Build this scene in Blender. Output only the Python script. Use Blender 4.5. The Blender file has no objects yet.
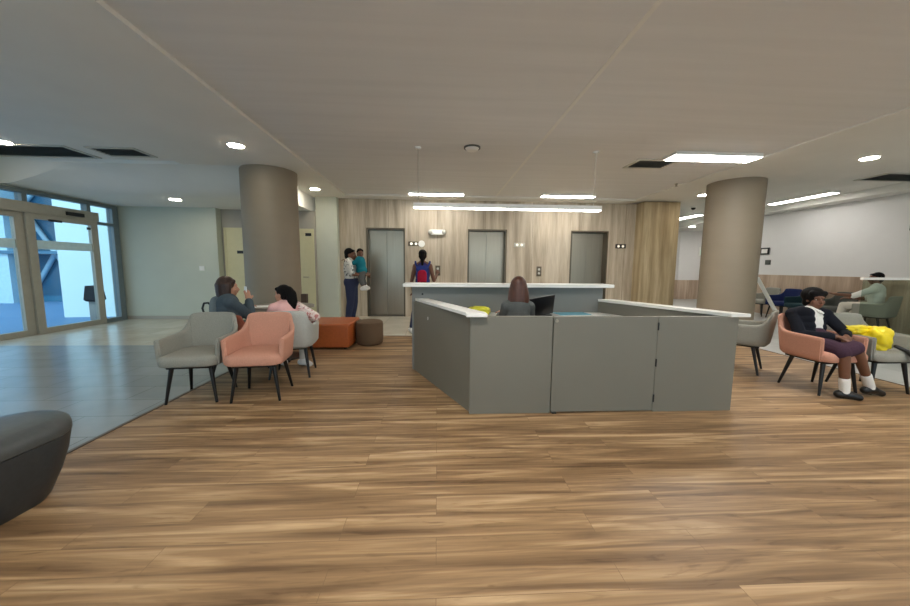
import bpy, bmesh, math, random
from mathutils import Vector as V, Matrix, noise as mnoise
random.seed(7)
SC = bpy.context.scene
COL = SC.collection
PI = math.pi

# ------------------------------------------------------------------ materials
def _nodes(name):
    m = bpy.data.materials.new(name); m.use_nodes = True
    nt = m.node_tree
    return m, nt, nt.nodes['Principled BSDF']
def srgb(r, g, b):
    f = lambda c: (c/255/12.92) if c/255 <= .04045 else ((c/255+.055)/1.055)**2.4
    return (f(r), f(g), f(b), 1)
def N(nt, t, **kw):
    n = nt.nodes.new(t)
    for k, v in kw.items():
        if k in n.inputs.keys(): n.inputs[k].default_value = v
        else: setattr(n, k, v)
    return n
def coords(nt, scale=(1,1,1), rot=(0,0,0)):
    tc = N(nt, 'ShaderNodeTexCoord'); mp = N(nt, 'ShaderNodeMapping')
    mp.inputs['Scale'].default_value = scale; mp.inputs['Rotation'].default_value = rot
    nt.links.new(tc.outputs['Object'], mp.inputs['Vector'])
    return mp.outputs['Vector']
def ramp(nt, fac, stops):
    r = N(nt, 'ShaderNodeValToRGB'); nt.links.new(fac, r.inputs['Fac'])
    el = r.color_ramp.elements
    while len(el) < len(stops): el.new(.5)
    for e, (p, c) in zip(el, stops): e.position = p; e.color = c
    return r.outputs['Color']
def mix(nt, fac, a, b, mode='MIX'):
    n = N(nt, 'ShaderNodeMix', data_type='RGBA', blend_type=mode)
    for sock, val in ((n.inputs[0], fac), (n.inputs[6], a), (n.inputs[7], b)):
        if hasattr(val, 'links') or hasattr(val, 'is_linked'): nt.links.new(val, sock)
        else: sock.default_value = val
    return n.outputs[2]
def bump(nt, bs, h, strength=.2, dist=.01):
    b = N(nt, 'ShaderNodeBump'); b.inputs['Strength'].default_value = strength; b.inputs['Distance'].default_value = dist
    nt.links.new(h, b.inputs['Height']); nt.links.new(b.outputs['Normal'], bs.inputs['Normal'])
def plain(name, rgb, rough=.6, metal=0, var=.06, scale=(14,14,14), bmp=0, spec=.5):
    m, nt, bs = _nodes(name)
    c = srgb(*rgb); lo = tuple(x*(1-var) for x in c[:3])+(1,); hi = tuple(min(1, x*(1+var)) for x in c[:3])+(1,)
    nz = N(nt, 'ShaderNodeTexNoise', Scale=1.0, Detail=4.0); nt.links.new(coords(nt, scale), nz.inputs['Vector'])
    nt.links.new(ramp(nt, nz.outputs['Fac'], [(.3, lo), (.7, hi)]), bs.inputs['Base Color'])
    bs.inputs['Roughness'].default_value = rough; bs.inputs['Metallic'].default_value = metal
    bs.inputs['Specular IOR Level'].default_value = spec
    if bmp: bump(nt, bs, nz.outputs['Fac'], bmp, .004)
    return m
def fabric(name, rgb, var=.12, rough=.9):
    m = plain(name, rgb, rough, 0, var, (160,160,160), .25, .2)
    return m
def emis(name, rgb, s):
    m, nt, bs = _nodes(name)
    bs.inputs['Base Color'].default_value = (.8,.8,.8,1)
    nz = N(nt, 'ShaderNodeTexNoise', Scale=3.0)
    c = srgb(*rgb)
    nt.links.new(ramp(nt, nz.outputs['Fac'], [(.0, tuple(x*.97 for x in c[:3])+(1,)), (1, c)]), bs.inputs['Emission Color'])
    bs.inputs['Emission Strength'].default_value = s
    return m

def wood_floor():
    m, nt, bs = _nodes('oak vinyl planks')
    vec = coords(nt)
    br = N(nt, 'ShaderNodeTexBrick', offset=.37, offset_frequency=2, squash=1.0)
    for k, v in {'Color1': (0,0,0,1), 'Color2': (1,1,1,1), 'Mortar': (.5,.5,.5,1), 'Scale': 1.0, 'Mortar Size': .001, 'Mortar Smooth': .1, 'Bias': 0.0, 'Brick Width': 1.25, 'Row Height': .152}.items(): br.inputs[k].default_value = v
    nt.links.new(vec, br.inputs['Vector'])
    # each plank shifts the grain so that no two planks run through
    sep = N(nt, 'ShaderNodeSeparateXYZ'); nt.links.new(vec, sep.inputs[0])
    mul = N(nt, 'ShaderNodeMath', operation='MULTIPLY'); nt.links.new(br.outputs['Color'], mul.inputs[0]); mul.inputs[1].default_value = .6
    cmb = N(nt, 'ShaderNodeCombineXYZ')
    nt.links.new(sep.outputs[0], cmb.inputs[0]); nt.links.new(sep.outputs[1], cmb.inputs[1]); nt.links.new(mul.outputs[0], cmb.inputs[2])
    def grain(sx, sy, det, dist):
        mp = N(nt, 'ShaderNodeMapping'); mp.inputs['Scale'].default_value = (sx, sy, 1); nt.links.new(cmb.outputs[0], mp.inputs['Vector'])
        nz = N(nt, 'ShaderNodeTexNoise', Scale=1.0, Detail=det, Distortion=dist); nt.links.new(mp.outputs[0], nz.inputs['Vector'])
        return nz.outputs['Fac']
    broad = grain(.8, 14, 9, .9); fine = grain(3.0, 80, 4, .2); knots = grain(2.6, 20, 5, 1.6)
    col = ramp(nt, broad, [(.28, srgb(*WF[0])), (.44, srgb(*WF[1])), (.55, srgb(*WF[2])), (.70, srgb(*WF[3]))])
    col = mix(nt, .16, col, ramp(nt, fine, [(.3, (.2,.2,.2,1)), (.7, (1,1,1,1))]), 'OVERLAY')
    kn = ramp(nt, knots, [(.58, (1,1,1,1)), (.72, (.58,.53,.48,1))])
    col = mix(nt, .75, col, kn, 'MULTIPLY')
    pl = ramp(nt, br.outputs['Color'], [(0, (.96,.96,.96,1)), (1, (1.03,1.03,1.03,1))])
    col = mix(nt, 1.0, col, pl, 'MULTIPLY')
    col = mix(nt, br.outputs['Fac'], col, srgb(112,88,62))
    nt.links.new(col, bs.inputs['Base Color'])
    bs.inputs['Roughness'].default_value = .43; bs.inputs['Specular IOR Level'].default_value = .34
    bump(nt, bs, fine, .05, .002)
    return m
WF = [(96,72,48), (130,102,72), (152,122,88), (188,159,122)]
def wood_wall(name, dark, mid, light, sx=5.5, seam=.62, joint=(84,70,52)):
    m, nt, bs = _nodes(name)
    vec = coords(nt)
    def grain(a, b, det, dist):
        mp = N(nt, 'ShaderNodeMapping'); mp.inputs['Scale'].default_value = (a, a, b); nt.links.new(vec, mp.inputs['Vector'])
        nz = N(nt, 'ShaderNodeTexNoise', Scale=1.0, Detail=det, Distortion=dist); nt.links.new(mp.outputs[0], nz.inputs['Vector'])
        return nz.outputs['Fac']
    broad = grain(sx, .45, 5, .3); fine = grain(60, 2.5, 3, .2)
    col = ramp(nt, broad, [(.3, srgb(*dark)), (.5, srgb(*mid)), (.7, srgb(*light))])
    col = mix(nt, .22, col, ramp(nt, fine, [(.3, (.25,.25,.25,1)), (.7, (.85,.85,.85,1))]), 'OVERLAY')
    sep = N(nt, 'ShaderNodeSeparateXYZ'); nt.links.new(vec, sep.inputs[0])
    d = N(nt, 'ShaderNodeMath', operation='PINGPONG'); nt.links.new(sep.outputs[0], d.inputs[0]); d.inputs[1].default_value = seam
    lt = N(nt, 'ShaderNodeMath', operation='LESS_THAN'); nt.links.new(d.outputs[0], lt.inputs[0]); lt.inputs[1].default_value = .003
    col = mix(nt, lt.outputs[0], col, srgb(*joint))
    nt.links.new(col, bs.inputs['Base Color']); bs.inputs['Roughness'].default_value = .55; bs.inputs['Specular IOR Level'].default_value = .3
    return m
def tiles(name, c1, c2, grout, w, h, off, rough, spec=.5, mortar=.004):
    m, nt, bs = _nodes(name)
    vec = coords(nt)
    br = N(nt, 'ShaderNodeTexBrick', offset=off, offset_frequency=2)
    for k, v in {'Color1': srgb(*c1), 'Color2': srgb(*c2), 'Mortar': srgb(*grout), 'Scale': 1.0, 'Mortar Size': mortar, 'Mortar Smooth': .2, 'Bias': 0.0, 'Brick Width': w, 'Row Height': h}.items(): br.inputs[k].default_value = v
    nt.links.new(vec, br.inputs['Vector'])
    nz = N(nt, 'ShaderNodeTexNoise', Scale=3.0, Detail=5.0); nt.links.new(vec, nz.inputs['Vector'])
    col = mix(nt, .25, br.outputs['Color'], ramp(nt, nz.outputs['Fac'], [(.3, (.35,.35,.35,1)), (.7, (.65,.65,.65,1))]), 'OVERLAY')
    nt.links.new(col, bs.inputs['Base Color'])
    bs.inputs['Roughness'].default_value = rough; bs.inputs['Specular IOR Level'].default_value = spec
    bump(nt, bs, br.outputs['Fac'], -.15, .002)
    return m
def brushed(name, rgb, rough=.3, vert=True):
    m, nt, bs = _nodes(name)
    nz = N(nt, 'ShaderNodeTexNoise', Scale=1.0, Detail=3.0)
    nt.links.new(coords(nt, (140,140,1.5) if vert else (1.5,1.5,140)), nz.inputs['Vector'])
    c = srgb(*rgb)
    nt.links.new(ramp(nt, nz.outputs['Fac'], [(.3, tuple(x*.88 for x in c[:3])+(1,)), (.7, c)]), bs.inputs['Base Color'])
    bs.inputs['Metallic'].default_value = 1; bs.inputs['Roughness'].default_value = rough
    bump(nt, bs, nz.outputs['Fac'], .04, .001)
    return m
def glass(name, tint, refl=.08):
    m = bpy.data.materials.new(name); m.use_nodes = True; nt = m.node_tree; nt.nodes.clear()
    out = N(nt, 'ShaderNodeOutputMaterial'); mx = N(nt, 'ShaderNodeMixShader')
    tr = N(nt, 'ShaderNodeBsdfTransparent'); gl = N(nt, 'ShaderNodeBsdfGlossy', Roughness=.03)
    nz = N(nt, 'ShaderNodeTexNoise', Scale=2.0)
    nt.links.new(ramp(nt, nz.outputs['Fac'], [(0, tuple(x*.98 for x in tint)+(1,)), (1, tuple(tint)+(1,))]), tr.inputs['Color'])
    lw = N(nt, 'ShaderNodeLayerWeight', Blend=.35)
    fr = N(nt, 'ShaderNodeMapRange'); nt.links.new(lw.outputs['Facing'], fr.inputs['Value'])
    for k, v in zip(('From Min', 'From Max', 'To Min', 'To Max'), (.3, 1, refl*.5, refl*4)): fr.inputs[k].default_value = v
    nt.links.new(fr.outputs[0], mx.inputs[0]); nt.links.new(tr.outputs[0], mx.inputs[1]); nt.links.new(gl.outputs[0], mx.inputs[2])
    nt.links.new(mx.outputs[0], out.inputs['Surface'])
    return m
def patterned(name, base, spots, scale=26, thr=.6, rough=.85):
    m, nt, bs = _nodes(name)
    nz = N(nt, 'ShaderNodeTexNoise', Scale=scale, Detail=2.0); nt.links.new(coords(nt), nz.inputs['Vector'])
    nt.links.new(ramp(nt, nz.outputs['Fac'], [(thr-.03, srgb(*base)), (thr+.02, srgb(*spots))]), bs.inputs['Base Color'])
    bs.inputs['Roughness'].default_value = rough
    return m

M = dict(
    wood=wood_floor(),
    slate=tiles('blue grey stone tile', (146,152,154), (156,161,162), (116,122,124), .75, .37, .5, .2),
    beige=tiles('cream porcelain tile', (188,180,162), (200,192,175), (160,152,136), .6, .6, 0, .2),
    rtile=tiles('pale grey tile', (168,170,168), (178,180,178), (140,142,142), .6, .6, 0, .3),
    strip=plain('dark edging strip', (84,70,56), .4),
    ceil=plain('ceiling paint', (224,223,221), .85, 0, .035, (.5,8,4)),
    soffit=plain('soffit paint', (232,230,223), .85, 0, .02, (2,2,2)),
    lowceil=plain('low ceiling paint', (230,230,225), .85, 0, .02, (2,2,2)),
    wallg=plain('grey green wall paint', (192,197,184), .8, 0, .02, (3,3,3)),
    wallw=plain('white wall paint', (222,220,218), .8, 0, .015, (3,3,3)),
    wallb=plain('warm grey wall paint', (170,165,155), .8, 0, .02, (3,3,3)),
    pier=plain('pale green grey paint', (206,210,196), .8, 0, .02, (3,3,3)),
    column=plain('taupe column paint', (140,128,110), .55, 0, .03, (2,2,6)),
    oak=wood_wall('pale oak laminate', (152,139,121), (184,171,151), (206,195,177)),
    oak2=wood_wall('golden oak laminate', (142,124,94), (170,152,120), (194,178,146), 6.5, 5),
    wains=wood_wall('pinkish wood wainscot', (160,138,118), (182,160,140), (200,180,160), 5, .9),
    steel=brushed('brushed lift door steel', (168,160,145), .33),
    steeld=brushed('dark jamb steel', (112,103,90), .4),
    alu=plain('bronze grey aluminium', (168,163,150), .45, .2, .04),
    aludark=plain('grey aluminium', (112,124,128), .45, .2, .04),
    deskg=plain('grey laminate', (115,112,101), .5, 0, .02, (3,3,3)),
    deski=plain('inner grey laminate', (116,118,114), .5, 0, .02, (3,3,3)),
    white=plain('white solid surface', (238,236,230), .3, 0, .015),
    black=plain('black plastic', (20,20,22), .4, 0, .1),
    blackm=plain('black painted metal', (24,22,22), .35, .2, .1),
    greyf=fabric('grey chair fabric', (146,145,136)),
    greyf2=fabric('light grey chair fabric', (176,178,172)),
    greydk=fabric('dark grey chair fabric', (84,86,82)),
    pinkf=fabric('salmon chair fabric', (194,143,122)),
    terra=fabric('terracotta chair fabric', (150,86,68)),
    navy=fabric('navy chair fabric', (32,42,84)),
    teal=fabric('dark teal chair fabric', (34,56,62)),
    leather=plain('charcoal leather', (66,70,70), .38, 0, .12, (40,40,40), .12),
    leathershade=plain('shade toned charcoal leather', (44,50,54), .45, 0, .12, (40,40,40), .12),  # same leather as the top, side shade put into the colour
    orange=plain('burnt orange leather', (166,84,36), .45, 0, .08, (30,30,30), .08),
    brown=fabric('brown pouf fabric', (102,84,66)),
    doorc=plain('cream door paint', (212,206,168), .55, 0, .02),
    vent=plain('dark grille', (84,84,79), .6, 0, .1),
    ventw=plain('white grille frame', (200,198,188), .6, 0, .03),
    lamp=emis('lit diffuser', (253,249,244), 28),
    lobby=emis('lit lobby diffuser', (253,249,242), 17),
    dim=emis('lit strip diffuser', (253,249,244), 9),
    spot=emis('lit downlight lens', (255,244,224), 42),
    bar=emis('lit bar diffuser', (253,249,240), 10),
    hall=emis('lit indicator', (255,240,210), .5),
    glass=glass('facade glass', (.80,.92,.97)),
    screen=glass('greenish screen glass', (.74,.82,.77)),
    skin=plain('brown skin', (112,74,54), .55, 0, .06),
    skinl=plain('light brown skin', (186,138,112), .55, 0, .05),
    hair=plain('black hair', (14,12,12), .75, 0, .3, (60,60,8), 0, .15),
    hairb=plain('dark brown hair', (50,30,22), .45, 0, .35, (60,60,8)),
    haira=plain('auburn hair', (76,42,28), .45, 0, .35, (60,60,6)),
    eye=plain('eye white', (176,170,162), .3), iris=plain('dark iris', (28,18,14), .2),
    lip=plain('lips', (128,66,58), .5),
    jacket=fabric('black blazer', (24,26,34), .2), shirtw=fabric('white shirt', (226,224,218), .04),
    skirt=fabric('plum skirt', (66,46,60), .2), shoe=plain('black leather shoe', (20,18,18), .3),
    sock=fabric('white sock', (232,230,226), .04), greytop=fabric('grey blouse', (84,86,84), .2),
    bluegrey=fabric('blue grey sweater', (72,84,92), .15), pinkt=fabric('pink top', (226,176,172), .06),
    pinkpat=patterned('white sleeve with pink print', (232,216,210), (196,128,124), 34, .58),
    jeans=fabric('dark blue jeans', (52,58,84), .2), floral=patterned('white shirt with dark flowers', (214,212,204), (70,72,70), 16, .57),
    tealt=fabric('teal shirt', (28,116,130), .1), cream=fabric('cream trousers', (214,208,196), .05),
    purple=fabric('violet blue top', (62,56,104), .2), red=fabric('crimson backpack', (150,26,50), .15), blued=fabric('blue backpack panel', (44,58,120), .15),
    greyp=fabric('grey trousers', (90,92,92), .1), yellow=plain('yellow plastic bag', (236,212,40), .35, 0, .05, (9,9,9), .2),
    lime=plain('lime yellow bag', (222,220,60), .45, 0, .05), paper=plain('white paper', (240,240,236), .7, 0, .01),
    bluepap=plain('light blue paper', (120,186,206), .7, 0, .02), tabletop=plain('taupe table top', (132,122,110), .4),
    dkbrown=plain('dark brown wood', (74,58,46), .5), green=emis('green sign face', (60,150,110), .5),
    greybag=fabric('blue grey bag', (108,118,122), .1),
    extwall=plain('outdoor white render', (204,228,232), .8, 0, .02, (1,1,1)), extground=plain('outdoor paving', (58,98,134), .6, 0, .05, (1,1,1)),
    extblue=plain('dark blue facade', (46,104,134), .25, 0, .15, (1,1,1)), extbrace=plain('pale blue brace', (168,204,220), .5),
    bing=plain('grey bin shell', (120,122,118), .5),
    band=plain('frosted glass band', (196,222,230), .5),
)

# ------------------------------------------------------------------ mesh helpers
class MB:
    def __init__(s): s.bm = bmesh.new(); s.mi = 0
    def _set(s, faces):
        for f in faces: f.material_index = s.mi
    def box(s, x0, x1, y0, y1, z0, z1, bev=0, seg=2, rot=None):
        r = bmesh.ops.create_cube(s.bm, size=1)
        vs = r['verts']
        mt = Matrix.Translation(((x0+x1)/2, (y0+y1)/2, (z0+z1)/2)) @ (rot or Matrix()) @ Matrix.Diagonal((x1-x0, y1-y0, z1-z0, 1))
        bmesh.ops.transform(s.bm, matrix=mt, verts=vs)
        fs = {f for v in vs for f in v.link_faces}
        if bev:
            es = list({e for v in vs for e in v.link_edges})
            g = bmesh.ops.bevel(s.bm, geom=es, offset=bev, segments=seg, affect='EDGES', profile=.6)
            fs = {f for f in s.bm.faces if f.material_index == 0 and f.is_valid} if s.mi == 0 else set(g['faces']) | {f for f in fs if f.is_valid}
        s._set([f for f in fs if f.is_valid]); return s
    def tube(s, a, b, ra, rb=None, n=16, caps=True):
        a, b = V(a), V(b); rb = ra if rb is None else rb
        r = bmesh.ops.create_cone(s.bm, cap_ends=caps, segments=n, radius1=ra, radius2=rb, depth=(b-a).length)
        q = (b-a).to_track_quat('Z', 'Y').to_matrix().to_4x4()
        bmesh.ops.transform(s.bm, matrix=Matrix.Translation((a+b)/2) @ q, verts=r['verts'])
        s._set({f for v in r['verts'] for f in v.link_faces}); return s
    def ell(s, c, r, R=None, u=20, v=14):
        o = bmesh.ops.create_uvsphere(s.bm, u_segments=u, v_segments=v, radius=1)
        bmesh.ops.transform(s.bm, matrix=Matrix.Translation(V(c)) @ (R.to_4x4() if R else Matrix()) @ Matrix.Diagonal((r[0], r[1], r[2], 1)), verts=o['verts'])
        s._set({f for v in o['verts'] for f in v.link_faces}); return s
    def cap(s, a, b, ra, rb=None, n=14):
        rb = ra if rb is None else rb
        s.tube(a, b, ra, rb, n); s.ell(a, (ra,)*3, None, n, 10); s.ell(b, (rb,)*3, None, n, 10); return s
    def chain(s, pts, rs):
        for i in range(len(pts)-1): s.cap(pts[i], pts[i+1], rs[i], rs[i+1])
        return s
    def loft(s, rings, caps=True, closed=False):
        vs = [[s.bm.verts.new(p) for p in r] for r in rings]; n = len(rings[0]); fs = []
        for i in range(len(vs)-(0 if closed else 1)):
            a, b = vs[i], vs[(i+1) % len(vs)]
            for j in range(n): fs.append(s.bm.faces.new((a[j], a[(j+1) % n], b[(j+1) % n], b[j])))
        if caps and not closed: fs += [s.bm.faces.new(vs[0][::-1]), s.bm.faces.new(vs[-1])]
        s._set(fs); bmesh.ops.recalc_face_normals(s.bm, faces=fs); return s
    def prism(s, poly, z0, z1, bev=0):
        lo = [s.bm.verts.new((x, y, z0)) for x, y in poly]; hi = [s.bm.verts.new((x, y, z1)) for x, y in poly]; n = len(poly)
        fs = [s.bm.faces.new(lo[::-1]), s.bm.faces.new(hi)] + [s.bm.faces.new((lo[i], lo[(i+1) % n], hi[(i+1) % n], hi[i])) for i in range(n)]
        bmesh.ops.recalc_face_normals(s.bm, faces=fs)
        if bev: bmesh.ops.bevel(s.bm, geom=list({e for f in fs for e in f.edges}), offset=bev, segments=2, affect='EDGES')
        return s
    def build(s, name, mats, parent=None, smooth=True, loc=None, rot=0, auto=35, sub=0):
        me = bpy.data.meshes.new(name)
        if smooth:
            for f in s.bm.faces: f.smooth = True
            if auto:
                for e in s.bm.edges:
                    if len(e.link_faces) == 2 and e.calc_face_angle(0) > math.radians(auto): e.smooth = False
        s.bm.to_mesh(me); s.bm.free()
        for m in (mats if isinstance(mats, (list, tuple)) else [mats]): me.materials.append(m)
        o = bpy.data.objects.new(name, me); COL.objects.link(o)
        if parent: o.parent = parent
        if loc is not None: o.location = loc
        o.rotation_euler.z = rot
        if sub:
            sm = o.modifiers.new('s', 'SUBSURF'); sm.levels = sub; sm.render_levels = sub
        return o
def tag(o, label, cat, group=None):
    o['label'] = label; o['category'] = cat
    if group: o['group'] = group
    return o
def thing(name, label, cat, loc=(0,0,0), rot=0, group=None):
    o = bpy.data.objects.new(name, None); COL.objects.link(o); o.location = loc; o.rotation_euler.z = rot; o.empty_display_size = .1
    return tag(o, label, cat, group)
def struct(o): o['kind'] = 'structure'; return o
def dup(root, loc, rot, label, group=None, mats=None):
    r = root.copy(); COL.objects.link(r); r.location = loc; r.rotation_euler.z = rot; r['label'] = label
    if group: r['group'] = group
    for ch in list(root.children):
        c = ch.copy(); COL.objects.link(c); c.parent = r
        for g in list(ch.children):
            d = g.copy(); COL.objects.link(d); d.parent = c
    return r
def sbox(name, mat, *b, parent=None, bev=0):
    o = MB().box(*b, bev=bev).build(name, mat, parent, smooth=bool(bev))
    return o if parent else struct(o)

# ------------------------------------------------------------------ camera
H = 1.3
yaw, pitch, roll = math.radians(3.05), math.radians(6.05), math.radians(.5)
f = V((math.sin(yaw)*math.cos(pitch), math.cos(yaw)*math.cos(pitch), -math.sin(pitch)))
r0 = V((math.cos(yaw), -math.sin(yaw), 0)); u0 = r0.cross(f)
r1 = r0*math.cos(roll) + u0*math.sin(roll); u1 = -r0*math.sin(roll) + u0*math.cos(roll)
cam = bpy.data.cameras.new('camera'); co = bpy.data.objects.new('camera', cam); COL.objects.link(co)
cam.sensor_fit = 'HORIZONTAL'; cam.sensor_width = 36; cam.lens = 341/910*36; cam.clip_start = .05; cam.clip_end = 200
co.matrix_world = Matrix(((r1.x, u1.x, -f.x, 0), (r1.y, u1.y, -f.y, 0), (r1.z, u1.z, -f.z, H), (0,0,0,1)))
SC.camera = co

# ------------------------------------------------------------------ room shell
YB, XL, XR, Y0 = 8.9, -7.35, 9.7, -3.2
WX0, WX1, WY1 = -2.53, 5.3, 6.34
sbox('floor', M['wood'], WX0, WX1, Y0, WY1, -.1, 0)
sbox('floor_slate', M['slate'], XL, WX0-.03, Y0, 5.65, -.1, 0)
o = MB().box(XL, WX0-.03, 5.65, 9.3, -.1, 0).box(WX0-.03, WX1+.02, WY1+.02, 9.3, -.1, 0).build('floor_cream', M['beige'], smooth=False); struct(o)
sbox('floor_pale', M['rtile'], WX1+.02, 13, Y0, 17.2, -.1, 0)
o = MB().box(WX0-.03, WX0, Y0, WY1+.02, -.1, .004).box(WX0, WX1+.02, WY1, WY1+.02, -.1, .004).box(WX1, WX1+.02, Y0, WY1, -.1, .004).build('trim_1', M['strip'], smooth=False); struct(o)

CX0, CX1, CY1 = -2.2, 4.96, 8.5
ZC, ZS, ZL = 3.02, 2.98, 2.62
sbox('ceiling', M['ceil'], CX0, CX1, Y0, CY1, ZC, ZC+.15)
o = MB().box(-4.3, CX0, Y0, 9.3, ZS, ZS+.22).box(XL, -4.3, Y0, 6.2, ZS+.05, ZS+.22).build('ceiling_left', M['soffit'], smooth=False); struct(o)
sbox('ceiling_back', M['soffit'], CX0, CX1, CY1, 9.3, ZS, ZS+.22)
o = MB().box(CX1, 7.5, Y0, 17.2, ZS+.02, ZS+.22).box(7.5, 9.3, Y0, 17.2, ZS+.07, ZS+.22).box(9.3, 13, Y0, 17.2, ZS-.08, ZS+.22).build('ceiling_right', M['soffit'], smooth=False); struct(o)
prof = [(6.2, ZS-.005)] + [(6.2+1.25*u/12, ZL+(ZS-.005-ZL)*(.5+.5*math.cos(PI*u/12))**2.2) for u in range(1, 13)] + [(9.3, ZL)]
mb = MB(); mb.loft([[(x, y, (z if k == 0 else ZL+(z-ZL)*w)) for k, (y, z) in enumerate(prof)] + [(x, 9.3, ZS+.22), (x, 6.2, ZS+.22)] for x, w in ((XL, .02), (XL+.25, .12), (XL+.6, .45), (XL+.95, .85), (XL+1.3, 1), (-3.05, 1))]); struct(mb.build('ceiling_low', M['lowceil']))
sbox('trim_2', M['soffit'], 1.41, 1.45, Y0, CY1, ZC-.004, ZC+.02)

# back wall with three lift openings
OPEN = [(-1.8, -.82), (.79, 1.81), (3.5, 4.51)]; ZO = 2.27
mb = MB(); xs = [-2.47] + [v for o_ in OPEN for v in o_] + [5.22]
for i in range(0, len(xs), 2): mb.box(xs[i], xs[i+1], YB, YB+.3, 0, ZS)
for a, b in OPEN: mb.box(a, b, YB, YB+.3, ZO, ZS)
struct(mb.build('wall_back', M['oak'], smooth=False))
for i, (a, b) in enumerate(OPEN):
    d = MB().box(a, a+.04, YB-.004, YB+.3, 0, ZO).box(b-.04, b, YB-.004, YB+.3, 0, ZO).box(a+.04, b-.04, YB-.004, YB+.3, ZO-.04, ZO).box(a+.04, b-.04, YB+.02, YB+.3, -.02, .005).build('door_%d' % (i+1), M['steeld'], smooth=False)
    struct(d)
    c = (a+b)/2; MB().box(a+.04, b-.04, YB+.24, YB+.3, .005, ZO-.04).build('seam_shade_backing', M['vent'], d, smooth=False)  # backing coloured dark to give the seam between the door panels its shade
    for s in (0, 1):
        x0, x1 = (a+.04, c-.003) if s == 0 else (c+.003, b-.04)
        MB().box(x0, x1, YB+.2+.004*s, YB+.235, .008, ZO-.045).build('door_panel', M['steel'], d, smooth=False)
sbox('wall_pilaster', M['oak2'], 5.22, 6.16, 8.55, 9.3, 0, ZS)
sbox('wall_pier', M['pier'], -2.98, -2.47, 8.72, 9.3, 0, ZS)
# left far walls
sbox('wall_left', M['wallg'], XL, -5.17, 8.42, 9.3, 0, ZL)
mb = MB().box(-5.17, -2.98, 8.62, 9.3, 0, ZL)
struct(mb.build('wall_alcove', M['wallb'], smooth=False))
sbox('baseboard_left', M['wallb'], XL, -5.17, 8.405, 8.42, 0, .08)
def door(n, x0, x1, sx, sz):
    d = struct(MB().box(x0-.05, x0, 8.595, 8.62, 0, 2.19).box(x1, x1+.05, 8.595, 8.62, 0, 2.19).box(x0, x1, 8.595, 8.62, 2.14, 2.19).build('door_%d' % n, M['doorc'], smooth=False))
    MB().box(x0, x1, 8.605, 8.62, .01, 2.14).build('door_leaf', M['doorc'], d, smooth=False)
    MB().box(sx-.07, sx+.07, 8.596, 8.605, sz-.035, sz+.035).build('sign_plate', M['black'], d, smooth=False)
    h = MB().tube((x1-.1, 8.605, 1.02), (x1-.1, 8.55, 1.02), .012).tube((x1-.1, 8.555, 1.02), (x1-.22, 8.555, 1.02), .011).build('door_handle', M['steel'], d)
door(4, -5.07, -4.17, -4.76, 1.61); door(5, -3.95, -3.05, -3.13, 2.05)
# left facade wall above and before the glazing, room behind camera
o = MB().box(XL-.2, XL, Y0, 1.0, 0, ZS+.22).box(XL-.2, XL, 1.0, 9.3, 2.6, ZS+.22).box(XL-.2, XL, 8.36, 9.3, 0, 2.6).build('wall_facade', M['wallg'], smooth=False); struct(o)
mb = MB().box(XL, -5.5, Y0-.2, Y0, 0, ZS+.22).box(8.5, 13, Y0-.2, Y0, 0, ZS+.22).box(-5.5, 8.5, Y0-.2, Y0, 0, .3).box(-5.5, 8.5, Y0-.2, Y0, 2.6, ZS+.22)
struct(mb.build('wall_front', M['wallw'], smooth=False))
wf = MB()
for xx in (-5.5, -2.7, .1, 2.9, 5.7, 8.44): wf.box(xx, xx+.06, Y0-.14, Y0-.06, .3, 2.6)
wf = struct(wf.build('added_window', M['aludark'], smooth=False))  # unseen glazing added behind the camera to brighten desk front and ceiling
MB().box(-5.5, 8.5, Y0-.106, Y0-.094, .3, 2.6).build('pane', M['glass'], wf, smooth=False)
# right side
mb = MB().box(XR, XR+.2, Y0, 10.6, 1.15, ZS+.22); struct(mb.build('wall_right', M['wallw'], smooth=False))
o = MB().box(XR-.015, XR+.2, Y0, 10.6, 0, 1.15).build('wall_wainscot', M['wains'], smooth=False); struct(o)
o = MB().box(10.35, 13, 14.2, 17.2, .82, ZS).box(5.3, 10.4, 16.2, 17.2, .0, ZS).box(12.8, 13, 10.6, 14.2, 0, ZS).box(9.9, 13, 10.6, 10.8, 0, ZS).build('wall_corridor', M['wallw'], smooth=False); struct(o)
o = MB().prism([(9.0, 16.2), (10.35, 14.2), (10.35, 16.2)], .82, ZS).build('wall_return', M['wallw'], smooth=False); struct(o)
o = MB().box(10.35, 13, 14.19, 14.6, 0, .82).prism([(8.9, 16.2), (10.35, 14.19), (10.35, 16.2)], 0, .82).build('wall_dado', M['wains'], smooth=False); struct(o)
sbox('wall_block', M['wallg'], 5.3, 6.1, 9.3, 16.2, 0, ZS)
# round columns
for cx, cy, rr, lab in ((-3.04, 6.55, .465, 'round taupe column standing left behind the seated pair'), (5.9, 6.66, .47, 'round taupe column standing right beyond the reception desk')):
    o = MB().tube((cx, cy, 0), (cx, cy, ZS+(.02 if cx > 0 else 0)), rr, rr, 64).build('column', M['column']); struct(o); tag(o, lab, 'column')

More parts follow.
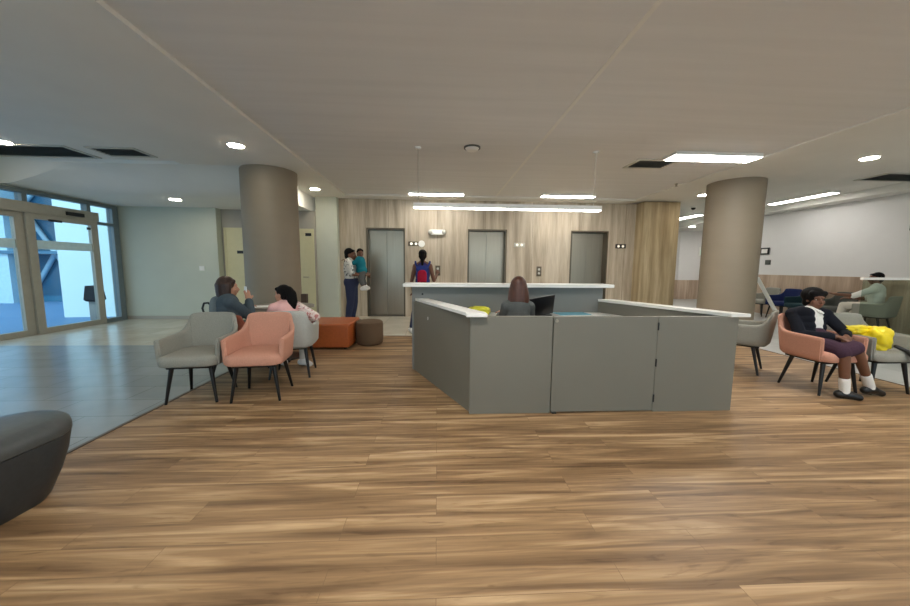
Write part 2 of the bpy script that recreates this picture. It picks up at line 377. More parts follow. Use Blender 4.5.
# glazed facade: a frame along x = XL, sliding doors between the posts
def fr(mb, y0, y1, z0, z1, x0=-.06, x1=.06): mb.box(XL+x0, XL+x1, y0, y1, z0, z1)
mb = MB(); fr(mb, 1.0, 8.36, 2.53, 2.6); fr(mb, 8.22, 8.36, 0, 2.53); fr(mb, 6.54, 6.62, 2.38, 2.53); fr(mb, 7.66, 7.74, 2.38, 2.53)
fr(mb, 7.82, 8.22, 2.14, 2.2); fr(mb, 7.82, 8.22, 0, .09); fr(mb, 1.0, 1.1, 0, 2.53); fr(mb, 3.6, 3.7, 0, 2.2); fr(mb, 3.6, 3.7, 2.38, 2.53)
w = struct(mb.build('window_1', M['aludark'], smooth=False))
def pane(name, y0, y1, z0, z1, par, x=0): return MB().box(XL+x-.006, XL+x+.006, y0, y1, z0, z1).build(name, M['glass'], par, smooth=False)
for a, b in ((1.1, 3.6), (3.7, 6.54), (6.62, 7.66), (7.74, 8.22)): pane('pane', a, b, 2.38 if a < 7.7 else 2.2, 2.53, w)
pane('pane', 7.86, 8.22, .09, 2.14, w); pane('pane', 1.1, 3.6, 0.05, 2.2, w)
mb = MB(); fr(mb, 1.1, 7.86, 2.2, 2.38, -.06, .1); h = struct(mb.build('trim_3', M['alu'], smooth=False))
MB().box(XL+.1, XL+.14, 7.2, 7.52, 2.24, 2.31).build('door_sensor', M['black'], h, smooth=False)
def leaf(n, y0, y1, x, s0, s1):
    mb = MB(); fr(mb, y0, y0+s0, 0, 2.2, x-.035, x+.035); fr(mb, y1-s1, y1, 0, 2.2, x-.035, x+.035)
    fr(mb, y0+s0, y1-s1, 2.1, 2.2, x-.035, x+.035); fr(mb, y0+s0, y1-s1, 0, .1, x-.035, x+.035)
    d = struct(mb.build('door_%d' % n, M['alu'], smooth=False)); pane('pane', y0+s0, y1-s1, .1, 2.1, d, x)
    g = MB().box(XL+x-.009, XL+x+.009, y0+s0, y1-s1, 1.56, 1.72).build('frosted_band', M['band'], d, smooth=False)
    return d
leaf(6, 3.7, 6.55, 0, .1, .14)
d7 = leaf(7, 6.55, 7.84, .04, .13, .14)
MB().box(XL+.075, XL+.1, 6.9, 7.12, 2.08, 2.12).build('door_latch', M['black'], d7, smooth=False)
MB().box(XL+.075, XL+.1, 7.6, 7.66, 2.0, 2.05).build('door_lock', M['black'], d7, smooth=False)

# outdoors
o = MB().box(-30, XL-.2, -6, 30, -.12, -.02).build('ground_outside', M['extground'], smooth=False); struct(o)
o = MB().prism([(-7.6, 9.0), (-9.15, 8.8), (-9.15, 9.2), (-7.6, 9.4)], -.05, 7).build('wall_outside', M['extwall'], smooth=False); struct(o)
b = thing('glass_building', 'blue glazed building with pale diagonal braces seen through the sliding doors', 'building', (-14, 12.5, 0))
MB().box(-6, 1.9, 0, 6, -.05, 9).build('wall', M['extblue'], b, smooth=False)
MB().box(-6, .1, -.6, 0, -.05, 9).build('pale_panel', M['extbrace'], b, smooth=False)
for p, q in (((.1, -.08, .2), (1.9, -.08, 3.0)), ((1.9, -.08, .2), (.1, -.08, 3.2)), ((.1, -.08, 3.2), (1.9, -.08, 5.0))): MB().tube(p, q, .07).build('brace', M['extbrace'], b)
for z in (1.6, 2.9, 4.2): MB().box(-6, 1.95, -.64, -.0, z, z+.1).build('floor_band', M['extblue'], b, smooth=False)
b = thing('litter_bin', 'grey litter bin with flared black lid outside the glass side panel', 'bin', (-7.88, 8.26, -.02))
MB().box(-.08, .08, -.08, .08, 0, .5, .02).build('body', M['bing'], b)
MB().loft([[(x*s, y*s, z) for x, y in ((-1,-1),(1,-1),(1,1),(-1,1))] for s, z in ((.1,.46),(.13,.5),(.12,.62),(.1,.82))]).build('lid', M['jacket'], b, smooth=False)

# ------------------------------------------------------------------ ceiling fittings
def panel_light(x0, x1, y0, y1, z, label, drop=.05, group='linear ceiling lights', m='lamp'):
    t = thing('ceiling_light', label, 'light', ((x0+x1)/2, (y0+y1)/2, z), 0, group); a, b = (x1-x0)/2, (y1-y0)/2
    MB().box(-a, a, -b, b, -drop, 0).build('housing', M['white'], t, smooth=False)
    MB().box(-a+.012, a-.012, -b+.012, b-.012, -drop-.006, -drop-.0005).build('diffuser', M[m], t, smooth=False)
panel_light(-.66, .62, 8.08, 8.3, ZC, 'lit ceiling panel over the left lift lobby, just above the hanging bar', m='lobby')
panel_light(2.45, 3.72, 8.02, 8.24, ZC, 'lit ceiling panel in front of the right hand lift, above the hanging bar', m='lobby')
panel_light(3.5, 4.85, 5.03, 5.32, ZC, 'largest lit ceiling panel, beside the air vent near the right column')
panel_light(8.66, 8.9, 7.3, 8.75, ZS+.07, 'lit ceiling strip running towards the right white wall', m='dim')
panel_light(8.2, 8.42, 10.6, 12.0, ZS+.07, 'short lit ceiling strip in the corridor beyond the wooden pilaster')
for k, (a, b_) in enumerate(((-.66, 1.5), (3.5, 1.5), (-.66, -1.6), (3.5, -1.6))):  # unseen panels added to lift the light on ceiling and desk
    panel_light(a, a+1.3, b_, b_+.26, ZC, 'unseen ceiling panel added over the open wood floor for more light', group='added panels out of view')
def down(x, y, z, label, group='round downlights'):
    t = thing('downlight', label, 'light', (x, y, z), 0, group)
    MB().tube((0,0,-.012), (0,0,-.001), .115, .12, 32).build('trim_ring', M['white'], t)
    MB().tube((0,0,-.018), (0,0,-.0125), .095, .095, 32).build('lens', M['spot'], t)
down(-2.83, 5.16, ZS, 'lit round downlight in front of the left column')
down(-2.68, 7.85, ZS, 'small lit round downlight behind the left column by the pale pier')
down(-5.31, 7.39, ZL, 'lit round downlight near the grey wall beside the glass entrance')
down(-6.22, 5.42, ZS+.05, 'lit round downlight at the picture edge beside the dark grille')
down(6.53, 5.03, ZS+.02, 'lit round downlight in the soffit right of the right column')
down(9.6, 12.6, ZS-.08, 'small downlight added to brighten the corridor beyond the right column')  # added lamp, brightens the white corridor wall
down(6.11, 7.76, ZS+.02, 'lit round downlight just behind the right column')
for x, y in ((-2.9, 2.2), (6.3, 2.0), (-5.5, 2.2), (6.3, -.8), (-2.9, -.8), (8.2, 3.2)): down(x, y, ZS+(.02 if x > 0 else 0) if x > -4 and x < 7.5 else ZS+(.05 if x < 0 else .07), 'unseen round downlight added in the soffit for more light', 'added downlights out of view')  # out-of-view downlights added to raise the room's brightness
panel_light(10.6, 11.9, 12.4, 12.66, ZS-.08, 'ceiling panel added to brighten the white end wall of the corridor', m='dim')  # second added corridor light, the end wall was still too dull
# hanging bar over the desk
t = thing('pendant_bar_light', 'long white hanging bar light over the reception desk', 'light', (1.06, 5.17, 2.155))
MB().box(-1.41, 1.41, -.05, .05, .012, .075).build('housing', M['white'], t, smooth=False)
MB().box(-1.4, 1.4, -.045, .045, 0, .0115).build('diffuser', M['bar'], t, smooth=False)
for x in (-1.34, 1.3):
    c = MB().tube((x, 0, .075), (x, 0, ZC-2.155), .006, .006, 8).build('cable', M['ventw'], t)
    MB().tube((x, 0, ZC-2.18), (x, 0, ZC-2.156), .04, .045, 20).build('canopy', M['white'], c)
t = thing('smoke_detector', 'round white smoke detector on the ceiling left of the centre joint', 'detector', (.5, 5.11, ZC))
MB().tube((0,0,-.02), (0,0,-.001), .12, .12, 32).build('base', M['vent'], t); MB().tube((0,0,-.05), (0,0,-.0205), .075, .1, 32).build('cover', M['white'], t)
def grille(x0, x1, y0, y1, z, label, ang=0):
    t = thing('air_vent', label, 'vent', ((x0+x1)/2, (y0+y1)/2, z), ang); a, b = (x1-x0)/2, (y1-y0)/2
    MB().box(-a, a, -b, -b+.05, -.015, -.001).box(-a, a, b-.05, b, -.015, -.001).box(-a, -a+.05, -b+.05, b-.05, -.015, -.001).box(a-.05, a, -b+.05, b-.05, -.015, -.001).build('frame', M['ventw'], t, smooth=False)
    mb = MB(); n = max(4, int((y1-y0-.1)/.06))
    for k in range(n):
        yy = -b+.05+(k+.5)*(2*b-.1)/n
        mb.box(-a+.05, a-.05, yy-.018, yy+.018, -.01, -.006, rot=Matrix.Rotation(.5, 4, 'X'))
    mb.box(-a+.05, a-.05, -b+.05, b-.05, -.003, -.001)
    mb.build('slats', M['vent'], t, smooth=False)
grille(3.17, 3.85, 5.42, 5.9, ZC, 'square ceiling vent beside the largest lit panel')
grille(-5.24, -4.53, 5.55, 6.0, ZS+.05, 'small ceiling vent near the corner of the left tray')
grille(-7.3, -5.5, 5.52, 6.12, ZS+.05, 'wide dark ceiling grille beside the downlight at the left edge')
grille(8.1, 9.25, 5.9, 6.45, ZS+.07, 'dark ceiling grille at the right edge above the glass screen')
t = thing('dome_camera', 'tiny black dome camera on the ceiling between pilaster and right column', 'camera', (7.0, 9.2, ZS+.02))
MB().tube((0,0,-.04), (0,0,-.001), .07, .075, 24).build('base', M['white'], t); MB().ell((0,0,-.045), (.055,.055,.05)).build('dome', M['black'], t)
for x, y, z, l in ((4.85, 6.9, ZC, 'small sprinkler head on the ceiling before the right column'),):
    tag(MB().tube((x, y, z-.05), (x, y, z-.001), .012, .03, 12).tube((x, y, z-.056), (x, y, z-.05), .028, .028, 12).build('sprinkler', M['steel']), l, 'sprinkler')

# ------------------------------------------------------------------ lift wall fittings
t = thing('emergency_light', 'white twin headed emergency light on the wood wall between two lifts', 'light', (0, YB, 2.17))
MB().box(-.16, .16, -.07, -.001, -.06, .07, .015).build('body', M['white'], t)
for s in (-1, 1): MB().ell((s*.17, -.06, .01), (.055,.05,.06)).build('lamp_head', M['ventw'], t)
def plate(x, z, label, mat, lit):
    t = thing('lift_indicator', label, 'sign', (x, YB, z), 0, 'lift arrival lanterns')
    MB().box(-.14, .14, -.015, -.001, -.055, .055, .004).build('plate', mat, t)
    for s in (-1, 1): MB().tube((s*.06, -.015, 0), (s*.06, -.022, 0), .034, .03, 20).build('lens', lit, t)
plate(-.6, 1.88, 'small steel arrival plate with two lamps right of the left lift', M['steeld'], M['hall'])
plate(2.14, 1.88, 'pale arrival plate right of the middle lift', M['ventw'], M['hall'])
plate(4.85, 1.88, 'dark arrival plate with two lamps near the wooden pilaster', M['black'], M['hall'])
tag(MB().tube((-.4, YB-.001, 1.88), (-.4, YB-.03, 1.88), .085, .08, 28).build('sounder', M['white']), 'round white sounder disc next to the left arrival plate', 'sounder')
def call(x, label):
    t = thing('call_panel', label, 'button', (x, YB, 1.2), 0, 'lift call panels')
    MB().box(-.065, .065, -.015, -.001, -.13, .13, .004).build('plate', M['steeld'], t)
    for s in (-1, 1): MB().tube((0, -.015, s*.05), (0, -.024, s*.05), .03, .028, 20).build('button', M['ventw'], t)
call(.02, 'lift call panel beside the woman with the backpack'); call(2.68, 'lift call panel between middle lift and right lift')
tag(MB().box(-5.61, -5.5, 8.405, 8.42, 1.16, 1.27, .004).build('light_switch', M['white']), 'white switch on the grey wall beside the alcove', 'switch')
t = thing('wall_box', 'small white framed box on the right wall above the dark switch', 'frame', (XR, 9.7, 1.84))
MB().box(-.03, -.001, -.13, .13, -.1, .1, .004).build('frame', M['black'], t); MB().box(-.036, -.031, -.09, .09, -.06, .06).build('panel', M['white'], t)
tag(MB().box(XR-.02, XR-.001, 9.5, 9.66, 1.44, 1.58, .004).build('wall_switch', M['greydk']), 'small dark switch on the right white wall', 'switch')
tag(MB().box(XR-.03, XR-.001, 6.4, 6.62, 2.12, 2.25, .01).build('wall_speaker', M['greydk']), 'small grey wall unit high on the right wall at the picture edge', 'speaker')
t = thing('exit_sign', 'small green and white sign on the corridor wall beside the right column', 'sign', (11.35, 14.19, 2.02))
MB().box(-.16, .16, -.04, -.001, -.16, .2, .01).build('case', M['white'], t); MB().box(-.13, .13, -.046, -.041, -.12, .1).build('face', M['green'], t)

# ------------------------------------------------------------------ reception desk
t = thing('reception_desk', 'grey panelled reception desk with white counter tops on the wood floor', 'desk', (1.2, 3.5, 0))
def dp(name, mat, fn, label=None):
    mb = MB(); fn(mb); bmesh.ops.translate(mb.bm, verts=mb.bm.verts, vec=(-1.2, -3.5, 0))
    o = mb.build(name, mat, t, smooth=False)
    if label: o['label'] = label
    return o
YF = 2.9
dp('front_panel', M['deskg'], lambda m: m.box(.29, 1.015, YF, YF+.05, 0, .875))
gate = dp('gate', M['deskg'], lambda m: m.box(1.023, 1.965, YF-.004, YF+.04, .012, .875))
def gp(name, mat, fn):
    mb = MB(); fn(mb); bmesh.ops.translate(mb.bm, verts=mb.bm.verts, vec=(-1.2, -3.5, 0)); return mb.build(name, mat, gate)
gp('lock', M['steel'], lambda m: m.tube((1.045, YF-.004, .84), (1.045, YF-.018, .84), .014))
for z in (.13, .46, .79): gp('hinge', M['black'], lambda m: m.tube((1.968, YF-.008, z-.035), (1.968, YF-.008, z+.035), .007, .007, 10))
gp('foot_stop', M['black'], lambda m: m.box(1.03, 1.07, YF-.02, YF+.02, 0, .012))
dp('front_panel', M['deskg'], lambda m: m.box(1.971, 2.715, YF, YF+.05, 0, .875))
dp('side_panel', M['deskg'], lambda m: m.prism([(.29, YF+.05), (.345, YF+.05), (-.235, 4.25), (-.29, 4.25)], 0, .87))
dp('side_panel', M['deskg'], lambda m: m.prism([(2.66, YF+.05), (2.715, YF+.05), (2.12, 4.25), (2.065, 4.25)], 0, .87))
bp = dp('back_panel', M['deski'], lambda m: m.box(-.31, 2.12, 4.25, 4.31, 0, 1.055))
gp2 = MB().tube((-.18-1.2, 4.25-3.5, .96), (-.18-1.2, 4.24-3.5, .96), .012).build('cable_port', M['black'], bp)
dp('counter_top', M['white'], lambda m: m.prism([(-.41, 4.12), (2.2, 4.12), (2.2, 4.42), (-.41, 4.42)], 1.056, 1.096, .004))
dp('counter_top', M['white'], lambda m: m.prism([(.25, YF-.05), (.43, YF-.05), (.43, YF+.06), (-.11, 4.248), (-.27, 4.248), (.25, YF+.04)], .876, .906, .003))
dp('counter_top', M['white'], lambda m: m.prism([(2.62, YF-.03), (2.8, YF-.03), (2.23, 4.25), (2.06, 4.25)], .876, .906, .003))
dp('worktop', M['white'], lambda m: m.prism([(-.1, 3.82), (1.75, 3.82), (2.08, YF+.3), (2.56, YF+.3), (2.1, 4.24), (-.24, 4.24)], .70, .735))
# ------------------------------------------------------------------ armchair
def resample(pts, n):
    out = []; m = len(pts)-1
    for i in range(n):
        x = i/(n-1)*m; k = min(int(x), m-1); u = x-k
        p0, p1, p2, p3 = pts[max(k-1,0)], pts[k], pts[k+1], pts[min(k+2,m)]
        out.append(tuple(.5*((2*b)+(-a+c)*u+(2*a-5*b+4*c-d)*u*u+(-a+3*b-3*c+d)*u**3) for a, b, c, d in zip(p0, p1, p2, p3)))
    return out
def shell_rings(sc=1.0):
    half = [(-.272,-.25,-.258,-.245,.61), (-.279,-.09,-.26,-.08,.617), (-.278,.07,-.255,.06,.622), (-.265,.165,-.238,.135,.64), (-.244,.222,-.212,.19,.70), (-.216,.262,-.175,.222,.782), (-.12,.293,-.09,.238,.80), (0,.3,0,.24,.80)]
    pts = half + [(-a, b, -c, d, e) for a, b, c, d, e in half[-2::-1]]
    P = resample(pts, 57); rings = []
    for i, (tx, ty, bx, by, h) in enumerate(P):
        a = P[max(i-1,0)]; b = P[min(i+1,len(P)-1)]
        d = V((b[0]-a[0], b[1]-a[1])).normalized(); nrm = V((-d.y, d.x))      # to the left of the path; the path runs clockwise from the right arm
        cpt = V((0, -.1)); 
        if nrm.dot(V((tx, ty))-cpt) < 0: nrm = -nrm
        z0 = .36; ring = []; th = .042
        lv = [0, .08, .3, .6, .85, .96]
        for v in lv:
            k = v**.85; x, y = bx+(tx-bx)*k, by+(ty-by)*k; o_ = .0 if v else -.02
            ring.append((x+nrm.x*(o_), y+nrm.y*(o_), z0+(h-z0)*v))
        ring.append((tx-nrm.x*th*.3, ty-nrm.y*th*.3, h)); ring.append((tx-nrm.x*th*.7, ty-nrm.y*th*.7, h))
        for v in lv[::-1]:
            k = v**.85; x, y = bx+(tx-bx)*k, by+(ty-by)*k
            ring.append((x-nrm.x*th, y-nrm.y*th, z0+(h-z0)*v+.002))
        rings.append(ring)
    return rings
def rrect(hx, hy, r, n=6, cx=0, cy=0):
    out = []
    for sx, sy, a0 in ((1,-1,-PI/2), (1,1,0), (-1,1,PI/2), (-1,-1,PI)):
        for i in range(n+1):
            a = a0+i/n*PI/2; out.append((cx+sx*(hx-r)+r*math.cos(a), cy+sy*(hy-r)+r*math.sin(a)))
    return out
_seat = MB(); _seat.loft([[(x, y, z) for x, y in rrect(.25*s, .255*s, .09*s, 6, 0, -.055)] for s, z in ((.9,.362), (.98,.372), (1,.39), (1,.425), (.985,.44), (.94,.455), (.84,.463), (.5,.466))])
SEAT = _seat.build('seat', M['greyf']); 
_sh = MB(); _sh.loft(shell_rings()); bmesh.ops.bevel(_sh.bm, geom=[e for e in _sh.bm.edges if len(e.link_faces) == 2 and e.calc_face_angle(0) > 1.2], offset=.012, segments=3, affect='EDGES')
SHELL = _sh.build('backrest', M['greyf'], auto=60)
FRAME = MB().box(-.19, .19, -.24, .16, .335, .362, .004).build('under_frame', M['blackm'])
LEGS = []
for sx, sy in ((-1,-1), (1,-1), (-1,1), (1,1)):
    LEGS.append(MB().tube((sx*.165, -.05+sy*.15, .34), (sx*.215, -.03+sy*.205, 0), .021, .012, 14).build('leg', M['blackm']))
PROTO = {}
def chair(loc, rot, mat, label, seatmat=None, group='tub armchairs'):
    t = thing('armchair', label, 'chair', loc, rot, group)
    for src, m in [(SEAT, seatmat or mat), (SHELL, mat), (FRAME, M['blackm'])] + [(l, M['blackm']) for l in LEGS]:
        key = (src.name, m.name)
        if key not in PROTO:
            me = src.data.copy(); me.materials.clear(); me.materials.append(m); PROTO[key] = me
        c = src.copy(); c.data = PROTO[key]; COL.objects.link(c); c.parent = t
        c.name = src.name.split('.')[0]
    return t
chair((-2.33, 3.45, 0), math.radians(7), M['greyf'], 'grey armchair facing the camera, left of the salmon armchair')
chair((-1.755, 3.47, 0), math.radians(7), M['pinkf'], 'empty salmon armchair facing the camera beside the grey one')
chair((-2.36, 4.12, 0), math.radians(176), M['terra'], 'terracotta armchair holding the woman with the phone').scale.z = .94
chair((-1.72, 4.08, 0), math.radians(190), M['greyf2'], 'light grey armchair, back turned, holding the girl in pink')
chair((4.17, 3.46, 0), math.radians(2), M['pinkf'], 'salmon armchair holding the schoolgirl in the black blazer')
chair((4.77, 3.47, 0), math.radians(0), M['greyf'], 'grey armchair with the yellow bag on its seat')
chair((3.99, 4.15, 0), math.atan2(.75, -.65)+PI/2, M['greyf'], 'empty grey armchair seen from its side behind the schoolgirl')
chair((9.2, 9.1, 0), -PI/2, M['greyf'], 'grey armchair against the right wall, first beyond the column', None, 'armchairs along the right wall')
chair((9.2, 8.55, 0), -PI/2, M['navy'], 'navy blue armchair against the right wall', None, 'armchairs along the right wall')
chair((9.15, 8.0, 0), -PI/2, M['teal'], 'dark teal armchair behind the head of the schoolgirl', None, 'armchairs along the right wall')
chair((9.2, 7.35, 0), -PI/2, M['greydk'], 'dark grey armchair against the right wall beside the man behind glass', None, 'armchairs along the right wall')
chair((9.02, 6.5, 0), math.atan2(.96, -.25)+PI/2, M['greyf'], 'grey armchair with the man in white seen behind the glass screen', None, 'armchairs along the right wall')
for o in [SEAT, SHELL, FRAME] + LEGS: bpy.data.objects.remove(o)

# ------------------------------------------------------------------ other furniture
def stadium(r, L, n=16):
    out = []
    for i in range(n+1): a = i/n*PI; out.append((r*math.cos(a), r*math.sin(a)))
    for i in range(n+1): a = PI+i/n*PI; out.append((r*math.cos(a), -L+r*math.sin(a)))
    return out
t = thing('bench', 'charcoal leather bench with a rounded end at the lower left edge', 'bench', (-2.275, 1.83, 0), math.radians(-4))
MB().loft([[(x, y, z) for x, y in stadium(r, 1.5)] for r, z in ((.12,0), (.142,.03), (.19,.15), (.222,.26), (.236,.345), (.238,.36))]).build('base', M['leathershade'], t)
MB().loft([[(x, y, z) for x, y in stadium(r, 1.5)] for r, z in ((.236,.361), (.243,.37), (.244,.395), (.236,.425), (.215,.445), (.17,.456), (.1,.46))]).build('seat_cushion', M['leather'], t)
t = thing('ottoman', 'burnt orange square leather ottoman behind the girl in pink', 'ottoman', (-1.8, 5.67, 0))
MB().box(-.44, .44, -.385, .385, .03, .405, .035, 3).build('cushion', M['orange'], t)
for sx in (-1, 1):
    for sy in (-1, 1): MB().tube((sx*.36, sy*.3, 0), (sx*.36, sy*.3, .035), .025).build('foot', M['black'], t)
t = thing('pouf', 'small round brown pouf beside the orange ottoman', 'ottoman', (-1.13, 5.72, 0))
MB().loft([[(r*math.cos(a), r*math.sin(a), z) for a in [k/40*2*PI for k in range(40)]] for r, z in ((.2,.012), (.215,.03), (.225,.1), (.225,.34), (.218,.375), (.19,.395), (.1,.4))]).build('cushion', M['brown'], t)
MB().tube((0,0,0), (0,0,.0115), .18, .18, 28).build('base', M['black'], t)
t = thing('round_table', 'small round taupe table between the woman and the girl in pink', 'table', (-2.15, 4.88, 0))
MB().tube((0,0,.715), (0,0,.74), .4, .4, 48).build('tabletop', M['tabletop'], t); MB().tube((0,0,.02), (0,0,.714), .03, .03, 20).build('stem', M['blackm'], t); MB().tube((0,0,0), (0,0,.0195), .24, .22, 32).build('base', M['blackm'], t)
tag(MB().box(-2.48, -2.2, 4.62, 4.84, .7405, .748, rot=Matrix.Rotation(.3, 4, 'Z')).build('paper', M['paper'], smooth=False), 'white paper lying on the small round table', 'paper')
tag(MB().box(-2.55, -2.35, 6.36, 6.5, 0, .02).box(-2.5, -2.4, 6.39, 6.47, .02, .78).build('wooden_stand', M['dkbrown'], smooth=False), 'slim dark brown wooden stand behind the girl in pink', 'stand')
# yellow bag on the right grey chair
def blob(name, mat, c, r, seed, amp, freq, parent=None, p=.75, sub=4):
    bm = bmesh.new(); bmesh.ops.create_icosphere(bm, subdivisions=sub, radius=1)
    for v in bm.verts:
        n = v.co.copy(); q = V([math.copysign(abs(k)**p, k) for k in n])
        d = 1+amp*mnoise.noise(n*freq+V((seed, seed*.7, 0)))+.5*amp*mnoise.noise(n*freq*2.3+V((0, seed, 3)))
        v.co = V((q.x*r[0], q.y*r[1], q.z*r[2]))*d + V(c)
    mb = MB(); mb.bm.free(); mb.bm = bm
    return mb.build(name, mat, parent, auto=0)
t = thing('plastic_bag', 'bright yellow plastic bag lying on the grey armchair beside the schoolgirl', 'bag', (4.66, 3.36, .46))
blob('body', M['yellow'], (.02, -.02, .12), (.115, .11, .125), 3, .28, 1.7, t)
blob('top_fold', M['yellow'], (-.08, .06, .2), (.15, .07, .045), 9, .4, 2.2, t)
MB().chain([(.1,-.13,.06), (.15,-.19,.02), (.14,-.245,-.03), (.17,-.25,-.13)], [.018,.02,.018,.012]).build('strap', M['black'], t)
tag(MB().chain([(4.50, 3.58, .66), (4.55, 3.6, .69), (4.61, 3.6, .66)], [.03,.036,.03]).build('black_pouch', M['black']), 'small black pouch behind the yellow bag', 'bag')
# glass screen at right
t = thing('glass_screen', 'greenish glass screen with white top rail at the right edge', 'screen', (7.4, 4.6, 0))
MB().box(-1.27, 1.2, -.006, .006, .05, 1.165).build('glass_panel', M['screen'], t, smooth=False)
MB().box(-1.29, 1.2, -.025, .025, 1.166, 1.2).build('top_rail', M['white'], t, smooth=False)
MB().box(-1.27, 1.2, -.04, .04, 0, .049).build('base_rail', M['alu'], t, smooth=False)
tag(MB().tube((7.62, 7.75, 1.1), (8.35, 7.75, .02), .04, .04, 12).build('white_pole', M['white']), 'white slanted pole in front of the grey and navy armchairs by the right column', 'pole')
# things on the reception worktop
tag(blob('lime_bag', M['lime'], (.5, 4.0, .78), (.13, .09, .055), 5, .2, 1.5), 'lime yellow bag on the reception worktop left of the clerk', 'bag')
t = thing('laptop', 'black laptop opened on the reception worktop beside the clerk', 'laptop', (1.16, 3.98, .736), math.radians(14))
MB().box(-.17, .17, -.12, .12, 0, .018, .004).build('keyboard_base', M['black'], t)
MB().box(-.17, .17, -.008, .008, 0, .24, .004).build('screen', M['black'], t, loc=(0, -.125, .012)).rotation_euler = (.35, -.14, 0)
tag(MB().box(1.46, 1.86, 3.98, 4.2, .736, .741, rot=Matrix.Rotation(.1, 4, 'Z')).build('blue_papers', M['bluepap'], smooth=False), 'light blue papers on the worktop right of the laptop', 'paper')
tag(MB().box(.12, .42, 3.92, 4.14, .736, .741, rot=Matrix.Rotation(-.2, 4, 'Z')).build('white_papers', M['paper'], smooth=False), 'white papers on the worktop beside the lime bag', 'paper')
t = thing('desk_phone', 'pale desk phone behind the right shoulder of the clerk', 'phone', (1.02, 4.17, .736))
MB().box(-.09, .09, -.06, .06, 0, .04, .01).build('body', M['ventw'], t); MB().chain([(-.07,0,.06), (.07,0,.06)], [.022,.022]).build('handset', M['ventw'], t)
t = thing('office_chair', 'black swivel chair of the clerk inside the desk', 'chair', (.85, 3.46, 0))
MB().loft([[(x, y, z) for x, y in rrect(.24*s, .23*s, .08)] for s, z in ((.9,.4), (1,.42), (1,.45), (.9,.465))]).build('seat', M['greydk'], t)
MB().box(-.2, .2, -.27, -.235, .5, .78, .015).build('backrest', M['greydk'], t); MB().tube((0,-.2,.42), (0,-.255,.55), .02).build('back_bar', M['blackm'], t); MB().tube((0,0,.08), (0,0,.4), .028).build('stem', M['blackm'], t)
for k in range(5):
    a = k*2*PI/5; l = MB().tube((0,0,.09), (.26*math.cos(a), .26*math.sin(a), .07), .022, .014).build('base_arm', M['blackm'], t); MB().ell((.26*math.cos(a), .26*math.sin(a), .03), (.03,.03,.03)).build('caster', M['blackm'], l)

